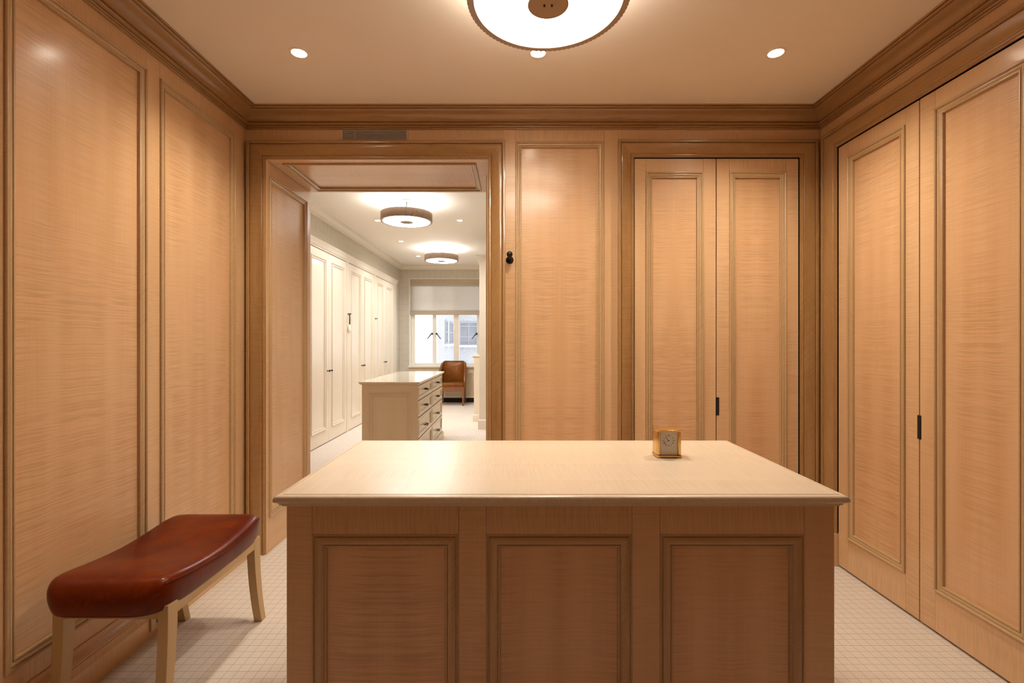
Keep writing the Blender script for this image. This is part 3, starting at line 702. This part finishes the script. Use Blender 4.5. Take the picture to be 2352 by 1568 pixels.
# ================================================================ lamps
def drum_lamp(loc, zc, zb, rad, down, up, col, label, group):
    """flush drum lamp: pleated bronze shade, opal diffuser, finial plate, stem and canopy"""
    x, y = loc; H = .100
    root = thing('ceiling_lamp', label, 'lamp', (x, y, zc), group)
    NPL = 92
    def ring(r, z, amp):
        n = NPL * 6
        return [(x + (r + amp * abs(math.sin(math.pi * k / 6)) ) * math.cos(2 * math.pi * k / n), y + (r + amp * abs(math.sin(math.pi * k / 6))) * math.sin(2 * math.pi * k / n), z) for k in range(n)]
    rs_ = [ring(rad - .028, zb + .006, 0), ring(rad - .026, zb, 0), ring(rad - .012, zb, 0), ring(rad - .006, zb, .005), ring(rad - .005, zb + .004, .0055), ring(rad - .005, zb + H - .004, .0055), ring(rad - .006, zb + H, .005), ring(rad - .012, zb + H, 0), ring(rad - .014, zb + H - .004, 0), ring(rad - .014, zb + .010, 0), ring(rad - .028, zb + .006, 0)]
    b = MB(); n = len(rs_[0])
    for p, q in zip(rs_, rs_[1:]):
        for k in range(n): b.face([p[k], p[(k + 1) % n], q[(k + 1) % n], q[k]])
    b.build('pleated_shade', 'shade_metal', root, smooth=50)
    MB().lathe([(0, 0), (rad - .0285, 0), (rad - .0285, .004), (0, .004)], x, y, zb + .001, 64).build('diffuser', emit('opal_diffuser', col, down), root, smooth=0)
    MB().lathe([(rad * .42, 0), (rad - .0145, 0), (rad - .0145, .004), (rad * .42, .004), (rad * .42, 0)], x, y, zb + H - .005, 64).build('top_diffuser', emit('opal_top_diffuser', col, up), root, smooth=0)
    pl = MB().lathe([(0, -.009), (rad * .25, -.009), (rad * .257, -.006), (rad * .257, -.002), (0, -.002)], x, y, zb + .0005, 48).build('finial_plate', 'plate', root)
    for sx in (-1, 1): MB().lathe([(0, -.004), (.004, -.004), (.004, 0)], x + sx * .014, y, zb - .0085, 10).build('plate_screw', 'bronze', pl)
    MB().lathe([(0, 0), (rad * .42, 0), (rad * .42, .006), (0, .006)], x, y, zb + H - .006, 40).build('top_plate', 'canopy_metal', root)  # unseen plate added to mask the up-light below the canopy
    MB().lathe([(.008, zb + H - .001), (.008, zc - .016)], x, y, 0, 14).build('stem', 'canopy_metal', root)
    MB().lathe([(0, -.02), (rad * .23, -.018), (rad * .25, -.012), (rad * .25, 0)], x, y, zc, 40).build('canopy', 'canopy_metal', root)
    return root
drum_lamp((.1325, 1.817), ZC, 2.630, .305, LAMP_DOWN, LAMP_UP, C_LAMP, 'large pleated bronze drum lamp above the maple island', 'pleated drum ceiling lamps')
drum_lamp((-1.275, 5.807), ZC2, 2.795, .305, FAR_DOWN, FAR_UP, C_FAR, 'pleated bronze drum lamp over the cream island, nearer of the two far lamps', 'pleated drum ceiling lamps')
drum_lamp((-1.30, 8.81), ZC2, 2.825, .305, FAR_DOWN, FAR_UP, C_FAR, 'pleated bronze drum lamp nearest the far window', 'pleated drum ceiling lamps')

def downlight(x, y, zc, label, watt, col, group, lens=60.0):
    root = thing('recessed_downlight', label, 'downlight', (x, y, zc), group)
    MB().lathe([(.036, -.001), (.037, -.004), (.047, -.003), (.048, 0)], x, y, zc, 32).build('trim_ring', 'white_paint', root)
    MB().lathe([(0, -.002), (.036, -.002), (.036, 0)], x, y, zc, 32).build('lens', emit('lit_lens', col, lens), root)
    l = bpy.data.lights.new('downlight_beam', 'SPOT'); l.energy = watt; l.color = col; l.spot_size = R(136); l.spot_blend = 1.0; l.shadow_soft_size = .035
    lo = bpy.data.objects.new('downlight_beam', l); C.objects.link(lo); lo.location = (x, y, zc - .012)
    lo.parent = root; lo.matrix_parent_inverse = Matrix.Translation(-Vector((x, y, zc)))
g = 'recessed downlights in the panelled room'
downlight(-1.083, 2.45, ZC, 'recessed downlight in the ceiling nearest the left wall', SPOT_W, C_SPOT, g)
downlight(.128, 2.45, ZC, 'recessed downlight just behind the large drum lamp', SPOT_W * .62, C_SPOT, g)
downlight(1.332, 2.45, ZC, 'recessed downlight in the ceiling nearest the right closet doors', SPOT_W, C_SPOT, g)
g = 'recessed downlights in the dressing room'
downlight(-1.885, 6.75, ZC2, 'recessed downlight left of the nearer far lamp', FAR_SPOT, C_FAR, g)
downlight(-.741, 6.75, ZC2, 'recessed downlight right of the nearer far lamp', FAR_SPOT, C_FAR, g)
downlight(-1.885, 8.16, ZC2, 'recessed downlight between the two far lamps above the wardrobes', FAR_SPOT, C_FAR, g)
downlight(-1.874, 9.58, ZC2, 'recessed downlight left of the lamp nearest the window', FAR_SPOT, C_FAR, g)

# ================================================================ small things in the near room
vg = thing('vent_grille', 'slim slotted air vent in the frieze above the doorway', 'vent', (-.883, D, 2.655))
vx0, vx1, vz0, vz1 = -1.093, -.674, 2.6525, 2.711
P_v = P_back
MB().pbox(P_v, vx0, vx1, vz0, vz1, 0, .0015).build('slot_shade', 'black', vg)  # black sheet painting the shade between the slats
for a in (vx0, vx1 - .004): MB().pbox(P_v, a, a + .004, vz0, vz1, 0, .008).build('end_bar', 'grey_metal', vg)
for q in range(7):
    z = vz0 + .002 + q * (vz1 - vz0 - .006) / 6
    MB().pbox(P_v, vx0 + .004, vx1 - .004, z - .0012, z + .0014, .0015, .008).build('slat', 'grey_metal', vg)
MB().pbox(P_v, vx0 + .083, vx0 + .085, vz0 + .005, vz1 - .010, .0015, .006).build('divider', 'grey_metal', vg)

hk = thing('wall_hook', 'black ball hook on the panel stile right of the doorway', 'hook', (-.020, D, 1.88))
MB().lathe([(.0, -.012), (.018, -.010), (.0245, -.004), (.025, 0)], -.020, D, 1.881, 24, 'y').build('back_plate', 'bronze', hk)
MB().tube([(-.020, D - .008, 1.884), (-.0205, D - .030, 1.888), (-.0205, D - .046, 1.900)], .007, 10).build('stem', 'bronze', hk)
MB().lathe([(.0195 * math.sin(math.pi * k_ / 10), -.0195 * math.cos(math.pi * k_ / 10)) for k_ in range(11)], -.0205, D - .050, 1.909, 20, 'y').build('ball', 'bronze', hk)

ou = thing('wall_outlet', 'almond outlet plate on the baseboard behind the bench leg', 'outlet', (XL + .047, 2.247, .03))
MB().box(XL + .047, XL + .055, 2.212, 2.282, .030, .100).build('cover_plate', 'plastic', ou, bevel=.002)
MB().box(XL + .055, XL + .0556, 2.243, 2.251, .055, .075).build('socket', 'ink', ou)

# ================================================================ FAR ROOM FURNITURE
P_w = lambda u, v, n: (XWF + n, u, v)
def knob(parent, y, z):
    kx = XWF
    b = MB().lathe([(.012, -.002), (.012, .003), (.005, .005), (.0045, .018), (.011, .022), (.0145, .029), (.013, .036), (.006, .040), (0, .041)], kx, y, z, 16, 'x')
    return b.build('knob', 'bronze', parent)
def wardrobe(y0, y1, d0, dm, d1, label):
    root = thing('wardrobe', label, 'wardrobe', ((XWF - .3), (y0 + y1) / 2, 0), 'built in cream wardrobes')
    MB().box(-3.09, XWF - .03, y0 + .001, y1 - .001, 0, 2.558).build('carcass', 'cream', root, smooth=0)
    for a, c in ((y0, d0), (d1, y1)): MB().pbox(P_w, a + .001, c, 0, 2.557, -.03, .006).build('stile', 'cream', root, bevel=.003)
    for a, c, kn in ((d0, dm, dm - .045), (dm, d1, dm + .045)):
        e = .002; pm = .105
        dr = MB().pbox(P_w, a + e, c - e, .012, 2.548, -.028, -.016).build('door', 'cream', root, smooth=0)
        pa, pc = a + pm, c - pm
        for s_, t_ in ((a + e, pa), (pc, c - e)): MB().pbox(P_w, s_, t_, .012, 2.548, -.016, 0).build('stile', 'cream', dr, bevel=.0008, smooth=0)
        for s_, t_ in ((2.447, 2.548), (.012, .19)): MB().pbox(P_w, pa, pc, s_, t_, -.016, 0).build('rail', 'cream', dr, bevel=.0008, smooth=0)
        MB().pbox(P_w, pa + .033, pc - .033, .19 + .033, 2.447 - .033, -.016, -.008).build('panel', 'cream', dr, smooth=0)
        MB().frame(P_w, pa, pc, .19, 2.447, [(i_, h_ * 1.3) for i_, h_ in PM]).build('panel_moulding', 'cream', dr)
        knob(dr, kn, .965)
    return root
wardrobe(4.305, 5.82, 4.40, 5.09, 5.775, 'cream wardrobe half hidden by the doorway, nearest the viewer')
wardrobe(5.82, 7.305, 5.865, 6.553, 7.257, 'cream wardrobe with two panelled doors left of the hanging brush')
wardrobe(7.305, 8.745, 7.353, 8.012, 8.69, 'cream wardrobe with two panelled doors right of the hanging brush')
wardrobe(8.745, 10.342, 8.80, 9.40, 10.08, 'cream wardrobe with two panelled doors nearest the window')

def small_hook(y, label):
    root = thing('wall_hook', label, 'hook', (XWF + .006, y, 1.77), 'small black hooks on the wardrobe stiles')
    MB().lathe([(.014, 0), (.013, .005), (.004, .008), (.004, .030), (.010, .034), (.012, .040), (.007, .046), (0, .047)], XWF + .006, y, 1.775, 14, 'x').build('peg', 'bronze', root)
    MB().tube([(XWF + .012, y, 1.765), (XWF + .030, y, 1.752), (XWF + .034, y, 1.762)], .004, 8).build('prong', 'bronze', root)
small_hook(7.30, 'small black hook holding the ivory brush on the wardrobe')
small_hook(8.735, 'small empty black hook on the stile of the wardrobe nearest the window')
br = thing('clothes_brush', 'ivory oval clothes brush hanging by a dark handle on the wardrobe', 'brush', (XWF + .04, 7.30, 1.5))
MB().tube([(XWF + .032, 7.30, 1.785), (XWF + .034, 7.302, 1.70), (XWF + .032, 7.30, 1.612)], [.007, .009, .010], 8).build('handle', 'bronze', br)
b = MB(); hb = []
b.lathe([(math.sin(math.pi * k_ / 12), -math.cos(math.pi * k_ / 12)) for k_ in range(13)], 0, 0, 0, 24)
b.v = [Vector((XWF + .030 + p.x * .022, 7.30 + p.y * .036, 1.555 + p.z * .066)) for p in b.v]
b.build('brush_head', 'ivory', br)

# far island
fi = thing('drawer_island', 'cream island of drawers with a glossy top in the far room', 'island', (-1.30, 5.99, 0))
fx0, fx1, fya, fyb = -1.595, -1.005, 5.11, 6.87
MB().box(fx0 + .016, fx1 - .016, fya + .016, fyb - .016, 0, .905).build('carcass', 'cream_glaze', fi, smooth=0)
P_ff = lambda u, v, n: (u, fya - n, v)
P_fr = lambda u, v, n: (fx1 + n, u, v)
P_fl = lambda u, v, n: (fx0 - n, u, v)
P_fb = lambda u, v, n: (u, fyb + n, v)
def glazed(P, u0, u1, a, c, z0=.13, z1=.816):
    for s_, t_ in ((u0, a), (c, u1)): MB().pbox(P, s_, t_, 0, .905, -.016, 0).build('stile', 'cream_glaze', fi, bevel=.0008, smooth=0)
    for s_, t_ in ((0, z0), (z1, .905)): MB().pbox(P, a, c, s_, t_, -.016, 0, 'u').build('rail', 'cream_glaze', fi, bevel=.0008, smooth=0)
    p = MB().pbox(P, a + .036, c - .036, z0 + .036, z1 - .036, -.016, -.007).build('panel', 'cream_glaze', fi, smooth=0)
    MB().frame(P, a, c, z0, z1, PM).build('panel_moulding', 'cream_glaze', p)
glazed(P_ff, fx0, fx1, -1.52, -1.076); glazed(P_fb, fx0, fx1, -1.52, -1.076); glazed(P_fl, fya + .0163, fyb - .0163, fya + .09, fyb - .09)
ym = 5.985
for a, c in ((fya + .0163, fya + .022), (ym - .012, ym + .012), (fyb - .022, fyb - .0163)): MB().pbox(P_fr, a, c, 0, .905, -.016, 0).build('stile', 'cream_glaze', fi, smooth=0)
for z0, z1 in ((0, .10), (.892, .905)): MB().pbox(P_fr, fya + .022, fyb - .022, z0, z1, -.016, -.001, 'u').build('rail', 'cream_glaze', fi, smooth=0)
for a, c in ((fya + .022, ym - .012), (ym + .012, fyb - .022)):
    for z0, z1 in ((.735, .889), (.555, .727), (.330, .547), (.104, .322)):
        e = .002
        d_ = MB().pbox(P_fr, a + e, c - e, z0 + e, z1 - e, -.016, -.007, 'u').build('drawer', 'cream_glaze', fi, smooth=0)
        MB().frame(P_fr, a + e, c - e, z0 + e, z1 - e, [(0, -.010), (0, .003), (.028, .003), (.029, .006), (.034, .006), (.038, .002), (.042, -.006)]).build('drawer_frame', 'cream_glaze', d_, smooth=40)
        yc, zc_ = (a + c) / 2, z0 + .085
        pl = MB().tube([(fx1 - .006, yc - .045, zc_), (fx1 + .022, yc - .045, zc_ - .002), (fx1 + .030, yc - .036, zc_ - .008), (fx1 + .030, yc + .036, zc_ - .008), (fx1 + .022, yc + .045, zc_ - .002), (fx1 - .006, yc + .045, zc_)], .0062, 8).build('bail_pull', 'bronze', d_)
MB().frame(lambda u, v, n: (u, v, n), fx0 - .022, fx1 + .022, fya - .022, fyb + .022, [(.022, 0), (0, 0), (0, .075), (.005, .082), (.012, .086), (.022, .090)]).build('plinth', 'cream_glaze', fi)
MB().frame(lambda u, v, n: (u, v, .935 + n), -1.623, -.975, 5.08, 6.90, [(.010, 0), (.004, -.001), (0, -.005), (0, -.010), (.003, -.013), (.006, -.0135), (.008, -.020), (.014, -.027), (.022, -.031), (.030, -.032)]).build('top_edge', 'cream_glaze', fi)
MB().box(-1.613, -.985, 5.09, 6.89, .920, .935, 'y').build('top', 'cream_top', fi)

# tall and low cabinets on the right of the far room
tc_ = thing('tall_cabinet', 'tall cream cabinet end just inside the doorway on the right', 'cabinet', (0, 7.8, 0))
MB().box(-.521, XR2 - .001, 7.52, 8.20, .14, 2.64).build('carcass', 'cream', tc_, bevel=.003)
MB().frame(lambda u, v, n: (u, v, n), -.541, XR2 - .002, 7.50, 8.20, [(.02, 0), (0, 0), (0, .125), (.004, .135), (.012, .142), (.02, .150)], 'LTRB').build('plinth', 'cream', tc_)
MB().frame(lambda u, v, n: (u, v, n), -.575, XR2 - .002, 7.466, 8.20, [(.056, 2.60), (.05, 2.61), (.045, 2.63), (.03, 2.65), (.012, 2.675), (.004, 2.68), (0, 2.685), (0, 2.70), (.3, 2.70)]).build('cornice', 'cream', tc_)
P_tc = lambda u, v, n: (u, 7.52 - n, v)
p = MB().pbox(P_tc, -.43 + .03, .4, .29, 2.43, 0, .002).build('panel', 'cream', tc_, smooth=0)
MB().frame(P_tc, -.43, .43, .26, 2.46, [(i_, h_ + .004) for i_, h_ in PM]).build('panel_moulding', 'cream', p)
lc = thing('low_cabinet', 'low cream cabinet with a moulded top beyond the tall cabinet', 'cabinet', (0, 8.6, 0))
MB().box(-.661, XR2 - .001, 8.215, 9.0, .12, 1.085).build('carcass', 'cream', lc, bevel=.003)
MB().frame(lambda u, v, n: (u, v, n), -.681, XR2 - .002, 8.205, 9.02, [(.02, 0), (0, 0), (0, .105), (.006, .118), (.02, .13)]).build('plinth', 'cream', lc)
MB().frame(lambda u, v, n: (u, v, n), -.70, XR2 - .002, 8.203, 9.04, [(.04, 1.07), (.03, 1.08), (.012, 1.095), (0, 1.10), (0, 1.118), (.3, 1.118)]).build('top', 'cream', lc)

# leather chair by the window
ch = thing('leather_chair', 'tan leather barrel back chair by the window in the far room', 'chair', (-1.297, 10.46, 0))
kx, ky = -1.297, 10.20
sw = .272
b = MB()
def seat(i, j):
    lv = [(0, .97), (.012, 1.0), (.055, 1.0), (.070, .975), (.078, .92), (.084, .6), (.086, 0)]
    z, s_ = lv[j]; a = 2 * math.pi * (i % 40) / 40
    return (kx + sw * s_ * sup(math.cos(a), .28), ky + .235 + .225 * s_ * sup(math.sin(a), .28), .395 + z)
b.grid(seat, 40, 6); b.build('seat_cushion', 'leather_tan', ch, smooth=60)
MB().box(kx - .268, kx + .268, ky + .015, ky + .05, .315, .397, 'x').build('front_rail', 'walnut', ch, bevel=.004)
for x in (kx - .268, kx + .236): MB().box(x, x + .032, ky + .05, ky + .44, .325, .397, 'y').build('side_rail', 'walnut', ch, bevel=.004)
def taper(x, y, dx, dy):
    b = MB(); r0, r1 = .024, .014
    A = [(x - r0, y - r0, .40), (x + r0, y - r0, .40), (x + r0, y + r0, .40), (x - r0, y + r0, .40)]
    B = [(x + dx - r1, y + dy - r1, 0), (x + dx + r1, y + dy - r1, 0), (x + dx + r1, y + dy + r1, 0), (x + dx - r1, y + dy + r1, 0)]
    for k_ in range(4): b.face([A[k_], A[(k_ + 1) % 4], B[(k_ + 1) % 4], B[k_]])
    b.face(A); b.face(B[::-1]); return b
for x in (kx - .244, kx + .244):
    taper(x, ky + .028, 0, -.012).build('leg', 'walnut', ch, bevel=.003); taper(x * 1.0, ky + .43, 0, .04).build('leg', 'walnut', ch, bevel=.003)
b = MB(); NT = 40
def plan(t_):
    """U shaped plan of the back, t_ 0..1 from the left front to the right front"""
    wing, rad_, half = .30, .10, .245
    seg = [wing, rad_ * math.pi / 2, 2 * (half - rad_), rad_ * math.pi / 2, wing]; L = sum(seg); s_ = t_ * L
    yb = ky + .43
    if s_ < seg[0]: return (-half - .02 * (1 - s_ / wing), yb - rad_ - wing + s_)
    s_ -= seg[0]
    if s_ < seg[1]: a = s_ / rad_; return (-half + rad_ - rad_ * math.cos(a), yb - rad_ + rad_ * math.sin(a))
    s_ -= seg[1]
    if s_ < seg[2]: return (-half + rad_ + s_, yb)
    s_ -= seg[2]
    if s_ < seg[3]: a = s_ / rad_; return (half - rad_ + rad_ * math.sin(a), yb - rad_ + rad_ * math.cos(a))
    s_ -= seg[3]; return (half + .02 * s_ / wing, yb - rad_ - s_)
def back(i, j):
    t_ = i / NT; x, y = plan(t_); e = min(t_, 1 - t_) * 2
    wingf = max(0, min(1, (e - .02) / .62)); ht = .50 + .43 * (wingf ** .62)
    q = j / 10; z = .36 + (ht - .36) * q
    return (kx + x, y + .07 * (q ** 1.3) * (z / .93), z)
b.grid(back, NT, 10); bk = b.build('back_shell', 'leather_tan', ch, smooth=70, solid=.036)
bk.modifiers['thick'].offset = 1
edge = [back(i, 10) for i in range(NT + 1)]
MB().tube([(x, y, z) for x, y, z in edge], .008, 6).build('back_piping', 'walnut', bk)
b = MB()
def pad(i, j):
    x = -.205 + .41 * i / 12; z = .47 + .43 * j / 12
    q = (z - .36) / .57
    bul = .035 * math.sin(math.pi * i / 12) ** .6 * math.sin(math.pi * j / 12) ** .6 if 0 < i < 12 and 0 < j < 12 else 0
    return (kx + x, ky + .418 + .07 * (q ** 1.3) * (z / .93) - .012 - bul, z)
b.grid(pad, 12, 12); b.build('back_pad', 'leather_tan', ch, smooth=70)

# ================================================================ outside the window
nb = thing('brick_building', 'pale brick building with sash windows seen through the far window', 'building', (-1.5, 16, -8))
EX = -1.9
b = MB()
b.box(EX - 1.2, EX, 12.25, 17, -8, 14).box(EX, 6, 16, 17, -8, 14)
b.build('wall', 'brick', nb, smooth=0)
MB().box(EX - 1.2, EX, 12.2, 12.248, -8, 14).build('white_end_slab', 'overexposed_white', nb, smooth=0)  # white slab added so the left pane looks overexposed
def ext_window(P, u0, u1, v0, v1, cols, rows):
    f_ = MB().frame(P, u0, u1, v0, v1, [(0, 0), (0, .02), (.05, .02), (.05, .0)]).build('window', 'city_frame', nb, smooth=0)
    MB().pbox(P, u0 + .05, u1 - .05, v0 + .05, v1 - .05, .0, .004).build('pane', 'city_glass', f_, smooth=0)
    for k_ in range(1, cols): x = u0 + (u1 - u0) * k_ / cols; MB().pbox(P, x - .015, x + .015, v0 + .05, v1 - .05, .004, .015).build('glazing_bar', 'city_frame', f_)
    for r_ in rows: z = v0 + (v1 - v0) * r_; MB().pbox(P, u0 + .05, u1 - .05, z - .02, z + .02, .004, .016).build('glazing_bar', 'city_frame', f_)
    MB().pbox(P, u0 - .06, u1 + .06, v0 - .07, v0, 0, .09).build('window_sill', 'stone', f_)
P_e1 = lambda u, v, n: (EX + n, u, v)
P_e2 = lambda u, v, n: (u, 16 - n, v)
ext_window(P_e1, 13.5, 14.05, 1.29, 1.97, 1, (.5,)); ext_window(P_e1, 14.46, 15.3, 1.29, 1.97, 2, (.5,))
ext_window(P_e2, -1.78, -1.15, 1.24, 2.02, 2, (.35, .80)); ext_window(P_e2, -.6, .03, 1.24, 2.02, 2, (.35, .80))
